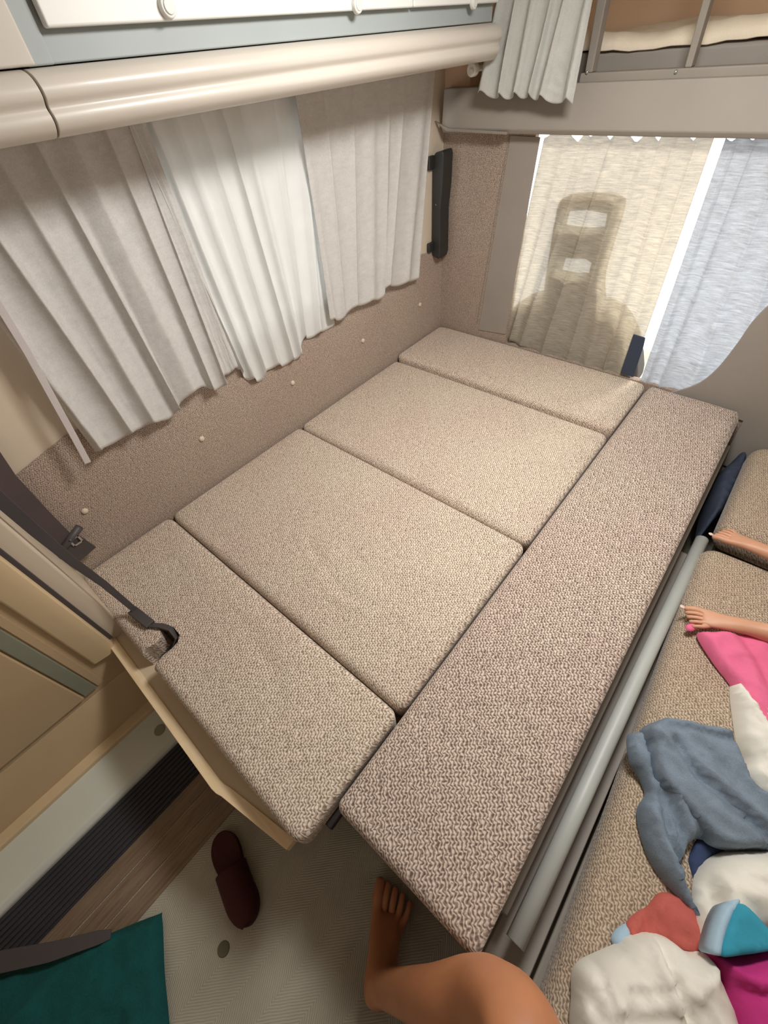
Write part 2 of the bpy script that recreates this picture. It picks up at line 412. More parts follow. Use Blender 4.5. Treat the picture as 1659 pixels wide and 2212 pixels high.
# ------------------------------------------------------------------ cushions
def lattice(a, b, r, n):
    e = [0, .12, .3, .55, .8, 1]
    L = [a + r * t for t in e]
    k = [a + r + (b - a - 2 * r) * i / n for i in range(1, n)]
    return L + k + [b - r * t for t in e[::-1]]
def cushion(name, x0, x1, y0, y1, top, th, r, plan_r, crown, fn, label, group, mat, rotz=0, cut=None, n=(60, 46)):
    """upholstered slab: rounded edges, soft crown and creases"""
    cx, cy = (x0 + x1) / 2, (y0 + y1) / 2; hx, hy = (x1 - x0) / 2, (y1 - y0) / 2
    bm = bmesh.new()
    X = lattice(-hx, hx, r, n[0]); Y = lattice(-hy, hy, r, n[1]); ZZ = [-th, -th + r * .3, -th + r, -r, -r * .7, -r * .45, -r * .2, 0]
    cache = {}
    def V(i, j, k):
        key = (i, j, k)
        if key in cache: return cache[key]
        p = Vector((X[i], Y[j], ZZ[k]))
        # rounded plan corners
        c = Vector((max(-hx + plan_r, min(hx - plan_r, p.x)), max(-hy + plan_r, min(hy - plan_r, p.y)), 0))
        d = Vector((p.x, p.y, 0)) - c
        if abs(d.x) > 1e-6 and abs(d.y) > 1e-6:
            mx_ = max(abs(d.x), abs(d.y)); d = d.normalized() * mx_; p = Vector((c.x + d.x, c.y + d.y, p.z))
        # rounded top and bottom edge: distance to the plan outline
        qx = abs(p.x) - (hx - plan_r); qy = abs(p.y) - (hy - plan_r)
        if qx > 0 and qy > 0: dd = plan_r - math.hypot(qx, qy); nrm = Vector((math.copysign(qx, p.x), math.copysign(qy, p.y), 0)).normalized()
        elif hx - abs(p.x) < hy - abs(p.y): dd = hx - abs(p.x); nrm = Vector((math.copysign(1, p.x), 0, 0))
        else: dd = hy - abs(p.y); nrm = Vector((0, math.copysign(1, p.y), 0))
        if dd < r:
            for zt, sg in ((-r, 1), (-th + r, -1)):
                if (p.z - zt) * sg > 0:
                    a = Vector((r - dd, (p.z - zt) * sg)); l = max(a.x, a.y)
                    if a.length > 1e-7: a = a.normalized() * l
                    p = p - nrm * ((a.x) - (r - dd)) * -1; p.z = zt + sg * a.y
        if p.z > -th * .5:
            e = max(0, 1 - (p.x / hx) ** 2) ** .5 * max(0, 1 - (p.y / hy) ** 2) ** .5
            p.z += crown * e + fn(p.x + cx, p.y + cy) * min(1, max(0, dd) / .03)
        cache[key] = bm.verts.new(p); return cache[key]
    nx, ny, nz = len(X) - 1, len(Y) - 1, len(ZZ) - 1
    for i in range(nx):
        for j in range(ny):
            bm.faces.new((V(i, j, nz), V(i + 1, j, nz), V(i + 1, j + 1, nz), V(i, j + 1, nz)))
            bm.faces.new((V(i, j, 0), V(i, j + 1, 0), V(i + 1, j + 1, 0), V(i + 1, j, 0)))
    for k in range(nz):
        for i in range(nx):
            bm.faces.new((V(i, 0, k), V(i + 1, 0, k), V(i + 1, 0, k + 1), V(i, 0, k + 1)))
            bm.faces.new((V(i, ny, k), V(i, ny, k + 1), V(i + 1, ny, k + 1), V(i + 1, ny, k)))
        for j in range(ny):
            bm.faces.new((V(0, j, k), V(0, j, k + 1), V(0, j + 1, k + 1), V(0, j + 1, k)))
            bm.faces.new((V(nx, j, k), V(nx, j + 1, k), V(nx, j + 1, k + 1), V(nx, j, k + 1)))
    bmesh.ops.rotate(bm, verts=bm.verts, cent=(0, 0, 0), matrix=Matrix.Rotation(rotz, 3, 'Z'))
    bmesh.ops.translate(bm, verts=bm.verts, vec=(cx, cy, top))
    o = obj(name, bm, mat, None, smooth=True, loc=(cx, cy, top - th))
    if cut:
        cb = prism([(p[0], p[1]) for p in cut], 2, top - th - .05, top + .06)
        co = obj('cutter', cb, None)
        md = o.modifiers.new('cut', 'BOOLEAN'); md.object = co; md.operation = 'DIFFERENCE'; md.solver = 'EXACT'
        bpy.context.view_layer.update()
        me = bpy.data.meshes.new_from_object(o.evaluated_get(bpy.context.evaluated_depsgraph_get()))
        o.modifiers.clear(); old = o.data; o.data = me; bpy.data.meshes.remove(old)
        cm = co.data; bpy.data.objects.remove(co); bpy.data.meshes.remove(cm)
    return tag(o, label, 'cushion', group)
def creases(lst, z=0.0, amp=.3):
    L = [([Vector(Z(px, py, z)).xy for px, py in spline([Vector(p) for p in pts], 4)], a, w_) for pts, a, w_ in lst]
    def f(x, y):
        p = Vector((x, y)); h = 0
        for pts, a, w_ in L:
            d = segd(p, pts)
            if d < w_ * 3: h += a * math.exp(-(d / w_) ** 2)
        return h + .0018 * noise.noise(Vector((x * 9, y * 9, 3))) + .003 * noise.noise(Vector((x * 3, y * 3, 7)))
    return f
G = 'woven fabric cushions of the made-up bed'
TH = .10
notch = [tuple(Z(a, b, 0).xy) for a, b in ((336, 1436), (352, 1418), (372, 1403), (386, 1388), (389, 1372), (376, 1356), (352, 1350), (340, 1353), (348, 1362), (350, 1378), (336, 1392), (312, 1404), (300, 1416), (285, 1440), (300, 1470))]
cushion('seat_cushion', .012, 1.148, -.222, .130, 0, TH, .022, .03, .006,
        creases([([(560, 1400), (600, 1470), (600, 1560)], -.003, .018), ([(380, 1180), (500, 1290), (640, 1420)], .003, .03)]),
        'beige woven bed cushion at the near end, with a notch for the seat belt', G, M['fab'], cut=notch)
cushion('seat_cushion', .012, 1.150, .134, .808, 0, TH, .024, .03, .012,
        creases([([(672, 1170), (700, 1235), (745, 1285), (820, 1315)], -.007, .011), ([(745, 1180), (800, 1240), (905, 1290)], -.004, .016), ([(690, 1225), (740, 1300), (880, 1330)], .005, .02),
                 ([(860, 1345), (950, 1310), (1010, 1290)], -.003, .018), ([(870, 1040), (960, 1100), (1080, 1150)], .004, .03)]),
        'beige woven bed cushion with a curved crease, second from the near end', G, M['fab'])
cushion('seat_cushion', .012, 1.150, .812, 1.516, 0, TH, .024, .03, .012,
        creases([([(1085, 1105), (1120, 1135), (1160, 1120)], -.005, .010), ([(1160, 1040), (1180, 1070), (1200, 1085)], -.003, .012), ([(990, 818), (1060, 845), (1130, 868)], -.004, .010), ([(830, 1010), (900, 1045), (1000, 1100)], .004, .03)]),
        'beige woven bed cushion third from the near end, brightest in the middle', G, M['fab'])
cushion('seat_cushion', .012, 1.152, 1.520, 1.928, .022, TH, .018, .03, .012,
        creases([([(1150, 740), (1160, 800), (1180, 850)], -.003, .02), ([(1010, 800), (1080, 850), (1100, 880)], .003, .02)]),
        'beige woven bed cushion farthest away, against the backlit curtains', G, M['fab'])
lc = [([(820 + 0, 1640 + 0), (980, 1600), (1120, 1640)], -.0016, .012)]
for (a, b, c_, d) in ((1000, 1395, 1130, 1345), (980, 1450, 1180, 1430), (1010, 1500, 1280, 1440), (900, 1560, 1150, 1520), (1150, 1290, 1290, 1255), (1200, 1190, 1330, 1180), (1300, 1100, 1400, 1085), (1330, 1180, 1440, 1185), (1290, 1350, 1380, 1330), (1120, 1600, 1260, 1560)):
    lc.append(([(a, b), ((a + c_) / 2, (b + d) / 2 - 8), (c_, d)], -.0026, .010))
lcf = creases(lc)
cushion('seat_cushion', 1.156, 1.532, -.118, 1.922, .004, TH, .024, .02, .008, lambda x, y: lcf(x, y) + .032 * sm(1.45, 1.9, y),
        'long narrow brown-beige woven cushion along the right side of the bed', G, M['fablong'], n=(26, 130))
# seat bases, table top, rail, shelf board
struct_b = thing('bed_base', 'dark bench base and lowered table top under the bed cushions', 'bed base', (.6, .8, FZ))
obj('near_bench_box', B(.01, .80, -.20, .12, FZ, -.104), M['beige'], struct_b, bevel=.004)
obj('far_bench_box', B(.01, 1.1, 1.54, 1.92, FZ, -.104), M['beige'], struct_b, bevel=.004)
obj('table_top', B(.01, 1.145, .125, 1.535, -.135, -.104), M['tan'], struct_b, bevel=.006)
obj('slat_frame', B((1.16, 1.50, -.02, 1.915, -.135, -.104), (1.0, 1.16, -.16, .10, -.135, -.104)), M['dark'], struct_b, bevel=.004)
obj('cover_strip', B(1.561, 1.656, -.32, 1.30, -.245, -.228), M['header'], struct_b, bevel=.003)
bm = B((1.50, 1.56, -.02, 1.915, -.30, -.135)); obj('side_board', bm, M['frame'], struct_b, bevel=.004)
p0 = Z(640, 1822, -.095)
bo = prism([(.236, -.268), (.885, -.276), (1.115, -.234), (1.115, -.1), (.80, -.1), (.8, -.2), (.246, -.2)], 2, -.103, -.083)
bo = prism([(.236, -.268), (.875, -.279), (.895, -.274), (1.112, -.236), (1.108, -.205), (.80, -.202), (.249, -.206)], 2, -.103, -.083)
wb = thing('shelf_board', 'thin beige shelf board with pale wooden edge under the near cushion', 'board', (.7, -.24, -.103))
obj('board', bo, M['boardtop'], wb)
ed = bmesh.new(); path = [(.236, -.269), (.872, -.281), (.890, -.279), (.905, -.274), (1.113, -.2365)]
A_ = []
for i, (x, y) in enumerate(path): A_.append([ed.verts.new((x, y + dy, z)) for dy, z in ((-.014, -.112), (0.012, -.112), (0.012, -.0795), (-.014, -.0795))])
for a, b in zip(A_, A_[1:]):
    for k in range(4): ed.faces.new((a[k], a[(k + 1) % 4], b[(k + 1) % 4], b[k]))
ed.faces.new(A_[0]); ed.faces.new(A_[-1][::-1])
eo = obj('wood_edge', ed, M['wood'], wb, bevel=.001); eo['label'] = 'pale maple edging strip'
# rail beside the long cushion
rl = tube([(1.592, -.045, -.135), (1.594, .3, -.135), (1.596, .7, -.135), (1.602, 1.3, -.135)], .0205, 14)
tag(obj('slide_rail', rl, M['rail'], None, smooth=True, loc=(1.595, .6, -.15)), 'pale grey rail running beside the long cushion above the gap', 'rail')

# ------------------------------------------------------------------ side sofa
fs = creases([([(1330, 1700), (1300, 1850), (1290, 1900)], -.003, .02)], -.1)
cushion('sofa_cushion', 1.655, 2.45, -.9, 1.27, -.085, .13, .05, .05, .012, fs,
        'long beige woven side-sofa cushion under the heap of clothes', 'side sofa cushions', M['fab2'], rotz=.045, n=(40, 80))
cushion('sofa_cushion', 1.628, 2.46, 1.335, 1.905, -.075, .13, .05, .05, .012, fs,
        'far beige woven side-sofa cushion beside the foot with the pale toenail', 'side sofa cushions', M['fab2'], n=(40, 30))
tag(obj('storage_box', prism([(1.70, FZ), (2.46, FZ), (2.46, -.216), (1.66, -.216)], 1, -1.0, 1.905), M['frame'], None, loc=(2.1, .4, FZ), bevel=.006), 'taupe box base under the side sofa', 'storage box')

# ------------------------------------------------------------------ curtains
def drape(name, label, top, bot, normal, nf, amp, mat, group=None, thick=.0016, nu=260, nv=60, seed=0, flare=None, scall=.004, pinch=.5, parent=None, sharp=1.0, hem=None):
    """hanging cloth between a top and a bottom line (lists of 3-D points) with nf folds"""
    T = spline(top, 24 if len(top) < 20 else 1); Bo = spline(bot, 24); N = Vector(normal).normalized()
    def pick(L, u):
        f = u * (len(L) - 1); i = min(int(f), len(L) - 2); return L[i].lerp(L[i + 1], f - i)
    bm = bmesh.new(); rows = []
    for j in range(nv + 1):
        v = j / nv; row = []
        for i in range(nu + 1):
            u = i / nu
            # folds wander slightly with height
            wv = u + .010 * math.sin(3.1 * v + seed) * math.sin(9 * u + seed) + .012 * noise.noise(Vector((u * 5, v * 1.2, seed)))
            ph = 2 * PI * nf * (wv + .03 * noise.noise(Vector((u * 7, seed, 2))))
            s = math.sin(ph); s = math.copysign(abs(s) ** sharp, s)
            s2 = .35 * math.sin(2.3 * ph + seed) * (1 - v) * pinch
            am = amp * (.45 + .55 * v ** .6) * (.65 + .7 * abs(noise.noise(Vector((u * 6 + seed, v * .5, 9)))))
            uu = u + .18 / nf * math.cos(ph) * .5
            p = pick(T, max(0, min(1, uu))).lerp(pick(Bo, max(0, min(1, uu))), v)
            p = p + N * (am * (s + s2)) + Vector((0, 0, 1)) * scall * s * (v ** 3) * 1.6
            p = p + N * .0022 * noise.noise(Vector((u * 30, v * 22, seed))) * v
            row.append(bm.verts.new(p))
        rows.append(row)
    for a, b in zip(rows, rows[1:]):
        for i in range(nu): bm.faces.new((a[i], a[i + 1], b[i + 1], b[i]))
    c = (T[0] + T[-1] + Bo[0] + Bo[-1]) / 4
    if parent is not None:
        return obj(name, bm, mat, parent, smooth=True, solid=thick)
    o = obj(name, bm, mat, None, smooth=True, loc=(c.x, c.y, min(Bo[0].z, Bo[-1].z)), solid=thick)
    return tag(o, label, 'curtain', group)
X0 = .045
def lw(px, py, x=X0): return Vector(at(px, py, 0, x))
GC = 'curtains over the side window'
# left opaque curtain (main part, then the part gathered behind its edge)
e = thing('curtain', 'wide grey woven curtain covering the left part of the side window', 'curtain', (X0, .3, .34), GC)
tl = lw(0, 640, .05); tl = Vector((.05, .075, 1.062))
drape('cloth', '', [Vector((.055, .05, 1.062)), Vector((.055, .30, 1.062)), Vector((.055, .545, 1.062))],
      [lw(203, 978, .055), lw(235, 962, .055), lw(290, 932, .055), lw(318, 918, .055), lw(366, 904, .055), lw(386, 884, .055), lw(394, 866, .055), lw(440, 834, .055), lw(462, 842, .055), lw(488, 832, .055)], (1, 0, 0), 6.0, .021, M['curtgrey'], parent=e, seed=1.3, scall=.006)
drape('gathered_edge', '', [Vector((.036, .53, 1.062)), Vector((.036, .56, 1.062)), Vector((.036, .60, 1.062))],
      [lw(470, 815, .036), lw(494, 806, .036), lw(518, 790, .036)], (1, 0, 0), 1.6, .008, M['curtgrey'], parent=e, seed=2.1, nu=60)
hm = ribbon([lw(a, b, .082) for a, b in ((-60, 560), (0, 664), (60, 762), (118, 868), (160, 944), (190, 1000))], .017, (0, 1, 0), .003)
ho = obj('lining', hm, M['lining'], e, smooth=False, bevel=.001); ho['label'] = 'pale lining strip along the left edge'
# sheer
drape('curtain', 'thin white sheer curtain hanging in the middle of the side window', [Vector((.026, .55, 1.062)), Vector((.026, .80, 1.062)), Vector((.026, 1.19, 1.062))],
      [lw(512, 792, .026), lw(538, 818, .026), lw(566, 820, .026), lw(580, 796, .026), lw(612, 789, .026), lw(636, 776, .026), lw(652, 764, .026), lw(656, 732, .026), lw(682, 724, .026), lw(722, 702, .026)], (1, 0, 0), 8, .019, M['sheer'], GC, thick=.0006, seed=4.2, scall=.008, sharp=.85, nu=320)
# right opaque
drape('curtain', 'grey woven curtain covering the right part of the side window', [Vector((.05, 1.07, 1.062)), Vector((.05, 1.45, 1.062)), Vector((.05, 1.80, 1.062))],
      [lw(712, 692), lw(740, 688), lw(762, 666), lw(800, 652), lw(827, 642), lw(834, 621), lw(870, 614), lw(903, 602)], (1, 0, 0), 7, .010, M['curtgrey'], GC, seed=7.7, scall=.004)
# hidden runner the side curtains hang from
rr = B(.02, .06, .0, 1.86, 1.062, 1.075); tag(obj('curtain_track', rr, M['white'], None, loc=(.04, .9, 1.062)), 'curtain track along the top of the side window behind the pelmet', 'curtain track')

# ------------------------------------------------------------------ pelmet and overhead cabinet
pr = [(0.0, 1.150), (.27, 1.158), (.300, 1.157), (.322, 1.150), (.333, 1.138), (.334, 1.124), (.326, 1.112), (.330, 1.102), (.330, 1.092), (.320, 1.080), (.300, 1.072), (.26, 1.076), (.0, 1.08)]
prs = [tuple(p) for p in spline([Vector(p) for p in pr[1:-1]], 4)]; prs = [pr[0]] + prs + [pr[-1]]
pe = thing('pelmet', 'cream rounded pelmet running under the overhead cabinet', 'pelmet', (.2, 1.0, 1.07))
obj('moulding', prism(prs, 1, .292, 1.775), M['cream'], pe, smooth=False, bevel=.0015)
obj('end_moulding', prism(prs, 1, -.255, .288), M['cream'], pe, smooth=False, bevel=.0015)
oc = thing('overhead_cabinet', 'overhead cabinet with cream flap doors and round push buttons', 'cabinet', (.2, 1.1, 1.16))
obj('carcass', B((.0, .292, .318, 1.775, 1.1595, CZ - .002), (.292, .298, .30, .345, 1.159, 1.5)), M['greyblue'], oc, bevel=.003)
obj('side_panel', B(.0, .305, -.255, .312, 1.1595, CZ - .002), M['cream'], oc, bevel=.004)
SP = at(894, 28, 0, .314).y
D = [(.352, SP - .002, ((360, 14), (770, 10))), (SP + .002, 1.77, ((1022, 4),))]
for i, (a, b, kn_) in enumerate(D):
    d = obj('door', B(.296, .314, a, b, 1.1985, 1.50), M['door'], oc, bevel=.004)
    for kx, ky in kn_:
        p = at(kx, ky, 0, .316); bm = bmesh.new()
        def ring(r0, r1, x0, x1, p=p):
            bmesh.ops.create_cone(bm, cap_ends=True, segments=32, radius1=r0, radius2=r1, depth=x1 - x0, matrix=Matrix.Translation((p.x + (x0 + x1) / 2, p.y, p.z)) @ Matrix.Rotation(PI / 2, 4, 'Y'))
        ring(.0165, .0150, -.003, .008)
        k = obj('push_button', bm, M['white'], d, bevel=.0025)
        bm = bmesh.new(); ring(.0112, .0105, .0065, .0105)
        obj('cap', bm, M['white'], d, bevel=.0015)

# ------------------------------------------------------------------ corner: black case, corner curtain, rod cap
cs = thing('wall_holder', 'black plastic holder case with two clips in the far left corner', 'holder', (.02, 1.885, .40))
def cy(px, py): return Vector(at(px, py, 1, 1.885))
a, b = cy(922, 322), cy(981, 540)
obj('case', prism([(.004, .425), (.012, .405), (.048, .395), (.056, .42), (.052, .60), (.062, .70), (.064, .80), (.058, .815), (.02, .808), (.004, .79)], 1, 1.845, 1.920), M['black'], cs, bevel=.006)
obj('clip', B(.002, .018, 1.808, 1.845, .752, .800), M['black'], cs, bevel=.004)
obj('clip', B(.002, .018, 1.808, 1.845, .430, .470), M['black'], cs, bevel=.004)
obj('lamp_dot', B(.026, .030, 1.843, 1.845, .62, .624), M['metal'], cs)
YC = 1.80
def yc(px, py, y=YC): return Vector(at(px, py, 1, y))
t0, t1 = yc(1095, -60), yc(1300, -60)
drape('curtain', 'short grey pleated curtain hanging in the upper corner by the bunk opening', [yc(1088, -90), yc(1190, -90), yc(1300, -90)],
      [yc(1030, 201), yc(1085, 208), yc(1130, 206), yc(1165, 212), yc(1240, 222)], (0, -1, 0), 5.5, .016, M['curtup'], None, seed=3.4, scall=.006, thick=.003, sharp=.7)
bm = bmesh.new(); p = Vector(at(1022, 150, 1, 1.78))
bmesh.ops.create_cone(bm, cap_ends=True, segments=28, radius1=.019, radius2=.019, depth=.03, matrix=Matrix.Translation(p) @ Matrix.Rotation(PI / 2, 4, 'X'))
rc = thing('blind_roller_end', 'white round roller end cap beside the corner curtain', 'end cap', p)
obj('cap', bm, M['white'], rc, bevel=.006)
obj('rod', tube([p + Vector((0, .01, 0)), p + Vector((0, .15, 0))], .008), M['white'], rc, smooth=True)
bm = bmesh.new(); bmesh.ops.create_cone(bm, cap_ends=True, segments=24, radius1=.010, radius2=.008, depth=.008, matrix=Matrix.Translation(p + Vector((.004, -.017, -.004))) @ Matrix.Rotation(PI / 2, 4, 'X'))
obj('pin', bm, M['white'], rc, bevel=.002)
# bunk bedding
bm = bmesh.new(); nx, ny = 90, 20; g = []
for i in range(nx + 1):
    row = []
    for j in range(ny + 1):
        x = .14 + 2.3 * i / nx; y = 2.02 + .36 * j / ny; e_ = min(1, j / 3)
        z = 1.065 + .040 * e_ ** .5 + .02 * noise.noise(Vector((x * 4, y * 5, 0))) + .010 * noise.noise(Vector((x * 14, y * 4, 3)))
        row.append(bm.verts.new((x, y + .012 * noise.noise(Vector((x * 9, 1, 1))), z)))
    g.append(row)
for i in range(nx):
    for j in range(ny): bm.faces.new((g[i][j], g[i + 1][j], g[i + 1][j + 1], g[i][j + 1]))
ms = thing('bunk_mattress', 'bunk mattress with a crumpled white sheet seen through the opening', 'mattress', (1.2, 2.3, .96))
obj('sheet', bm, M['sheet'], ms, smooth=True, solid=.004)
obj('mattress', B(.14, 2.44, 2.03, 2.39, .957, 1.066), M['header'], ms, bevel=.015)

# ------------------------------------------------------------------ cab curtains, seats
def yw(px, py, y=YF + .012): return Vector(at(px, py, 1, y))
GF = 'backlit curtains across the cab opening'
CH = ((1178, 12, 8), (1247, 15, 17), (1276, 7, 6), (1318, 10, 13), (1375, 18, 18), (1422, 10, 15), (1497, 14, 14), (1580, 22, 16), (1625, 16, 15), (1700, 14, 12), (1760, 16, 14), (1840, 15, 14))
def toprow(a, b):
    """heading line: hidden behind the header except for V-shaped chinks between the hooks"""
    r = []; x = a
    while x <= b:
        y = 284.0
        for c, hw, dp in CH:
            if abs(x - c) < hw: y = max(y, 290 + dp * (1 - abs(x - c) / hw))
        r.append(yw(x, y)); x += 5
    return r
drape('curtain', 'backlit slub curtain tinted cream for warm light, with a seat silhouette, left of the cab opening', toprow(1172, 1550),
      [yw(1080, 722), yw(1120, 746), yw(1210, 782), yw(1290, 806), yw(1358, 826)], (0, -1, 0), 8, .011, M['curtwarm'], GF, seed=5.1, scall=.0, thick=.0008)
drape('curtain', 'backlit curtain tinted bluish for cool light, right of the bright gap in the cab opening', toprow(1562, 1900),
      [yw(1374, 838), yw(1450, 850), yw(1560, 880), yw(1700, 900)], (0, -1, 0), 5, .013, M['curtcool'], GF, seed=8.4, scall=0, thick=.0008)
# cab seat standing just behind the curtain: frame with two openings
st = thing('cab_seat', 'dark cab seat with slotted headrest silhouetted behind the warm curtain', 'seat', (.75, 2.12, -.1))
def ys(px, py, y=1.985):
    p = at(px, py, 1, y); return (p.x, p.z)
outer = [tuple(v) for v in loopspline([Vector(ys(*p)) for p in ((1213, 432), (1250, 422), (1300, 422), (1336, 430), (1342, 450), (1322, 520), (1300, 600), (1290, 690), (1180, 668), (1178, 620), (1190, 540), (1200, 480))], 5)]
bm = bmesh.new()
def ringshape(outer, holes, y0, y1):
    pts = [Vector(p) for p in outer]; eds = [(i, (i + 1) % len(pts)) for i in range(len(pts))]; k = len(pts)
    for h in holes:
        hp = [Vector(p) for p in h]; pts += hp; eds += [(k + i, k + (i + 1) % len(hp)) for i in range(len(hp))]; k += len(hp)
    V_, E_, F_, *_r = delaunay_2d_cdt(pts, eds, [], 0, 1e-6)
    def inside(p, poly):
        c = False
        for i in range(len(poly)):
            a, b = poly[i], poly[i - 1]
            if (a[1] > p[1]) != (b[1] > p[1]) and p[0] < (b[0] - a[0]) * (p[1] - a[1]) / (b[1] - a[1]) + a[0]: c = not c
        return c
    bm = bmesh.new(); lo = [bm.verts.new((v[0], y0, v[1])) for v in V_]
    for f in F_:
        c = sum((V_[i] for i in f), Vector((0, 0))) / len(f)
        if inside(c, outer) and not any(inside(c, h) for h in holes): bm.faces.new([lo[i] for i in f])
    r = bmesh.ops.extrude_face_region(bm, geom=list(bm.faces))
    bmesh.ops.translate(bm, verts=[v for v in r['geom'] if isinstance(v, bmesh.types.BMVert)], vec=(0, y1 - y0, 0))
    for v in [v for v in bm.verts if not v.link_faces]: bm.verts.remove(v)
    return bm
h1 = [ys(*p) for p in ((1222, 456), (1268, 452), (1314, 460), (1308, 496), (1262, 498), (1214, 492))]
h2 = [ys(*p) for p in ((1215, 556), (1268, 558), (1280, 566), (1272, 596), (1240, 596), (1206, 590))]
obj('headrest', ringshape(outer, [h1, h2], 1.975, 2.03), M['curtdark'], st, smooth=False)
bp = [tuple(v) for v in loopspline([Vector(ys(*p)) for p in ((1092, 690), (1130, 650), (1200, 640), (1300, 660), (1345, 690), (1372, 760), (1360, 840), (1230, 800), (1100, 760))], 4)]
obj('backrest', prism(bp, 1, 1.985, 2.10), M['curtdark'], st, bevel=.02)
# near right: rounded seat back hiding the curtain foot
sb = [tuple(at(a, b, 1, 1.926))[0::2] for a, b in ((1432, 852), (1500, 832), (1545, 800), (1590, 745), (1625, 695), (1665, 655), (1720, 620))]
sbp = [tuple(p) for p in spline([Vector(p) for p in sb], 5)] + [(1.75, .52), (2.3, .55), (2.3, -.25), (1.56, -.25), (1.545, -.02), (sb[0][0], -.02)]
tag(obj('upholstered_panel', prism(sbp, 1, 1.9255, 1.934), M['header'], None, loc=(1.7, 1.91, -.07), bevel=.012), 'taupe curved panel in front of the cool backlit curtain', 'panel')
bb = Vector(at(1376, 760, 1, 1.90))
bu = thing('belt_buckle', 'small dark belt buckle standing up behind the far cushion corner', 'buckle', (bb.x, 1.928, .0))
obj('body', prism([tuple(at(a, b, 1, 1.928))[0::2] for a, b in ((1368, 722), (1394, 730), (1390, 748), (1368, 815), (1340, 806), (1352, 770))], 1, 1.926, 1.934), M['navy'], bu, bevel=.003)
# dark things stowed in the gap at the sofa's far end
gp = [Z(a, b, -.16).xy for a, b in ((1545, 1010), (1600, 965), (1612, 990), (1560, 1090), (1525, 1120), (1505, 1130))]
# ------------------------------------------------------------------ seat belts
sbt = thing('seat_belt', 'wide dark seat belt with metal tongue at the left wall', 'seat belt', (.03, -.16, .1))
P = lambda px, py, x: Vector(at(px, py, 0, x))
obj('webbing', ribbon([P(-60, 955, .03), P(0, 1040, .03), P(70, 1112, .03), P(135, 1176, .03)], .074, (0, 1, 0), .006), M['belt'], sbt, bevel=.001)
obj('keeper', tube([P(122, 1205, .038) , P(172, 1138, .038)], .012, 12), M['belt2'], sbt, smooth=True)
pl = [P(150, 1180, .036), P(172, 1150, .036), P(200, 1168, .05), P(172, 1205, .05)]
obj('tongue', ribbon([P(148, 1168, .036), P(190, 1196, .045)], .062, (0, 1, 0), .008), M['belt2'], sbt, bevel=.001)
mt = bmesh.new(); c0 = P(164, 1168, .046)
for q_ in ((.012, -.010, .012, .008), (.012, -.010, -.008, -.012), (.012, -.010, -.012, .012), ): pass
for (a, b, c_, d) in ((-.016, .016, .010, .016), (-.016, .016, -.016, -.010), (-.016, -.010, -.016, .016), (.010, .016, -.016, .016)):
    box(mt, c0.x, c0.x + .003, c0.y + a, c0.y + b, c0.z + c_, c0.z + d)
obj('metal_plate', mt, M['metal'], sbt, bevel=.0008)
s2 = thing('seat_belt', 'narrow dark seat belt strap running down into the cushion notch', 'seat belt', (.35, -.15, 0))
ln = [P(-80, 1010, .26), P(0, 1080, .26), P(80, 1150, .262), P(150, 1208, .27), P(225, 1262, .29)]
ln += [Z(300, 1325, .010)]
obj('webbing', ribbon(ln, [.032, .030, .028, .024, .020, .016], (0, 1, 0), .004), M['belt2'], s2, bevel=.001)
obj('sleeve', ribbon([Z(286, 1318, .022), Z(308, 1336, .020), Z(326, 1350, .012)], .030, (Z(310, 1315, .02) - Z(290, 1345, .02)), .014), M['belt2'], s2, bevel=.003)
obj('anchor_strap', ribbon([Z(322, 1350, .012), Z(348, 1352, .012), Z(370, 1358, .006), Z(384, 1376, -.010), Z(376, 1396, -.04), Z(352, 1412, -.07)], [.018, .02, .024, .03, .034, .034], (.5, -.5, .3), .005), M['belt2'], s2, smooth=True, bevel=.001)

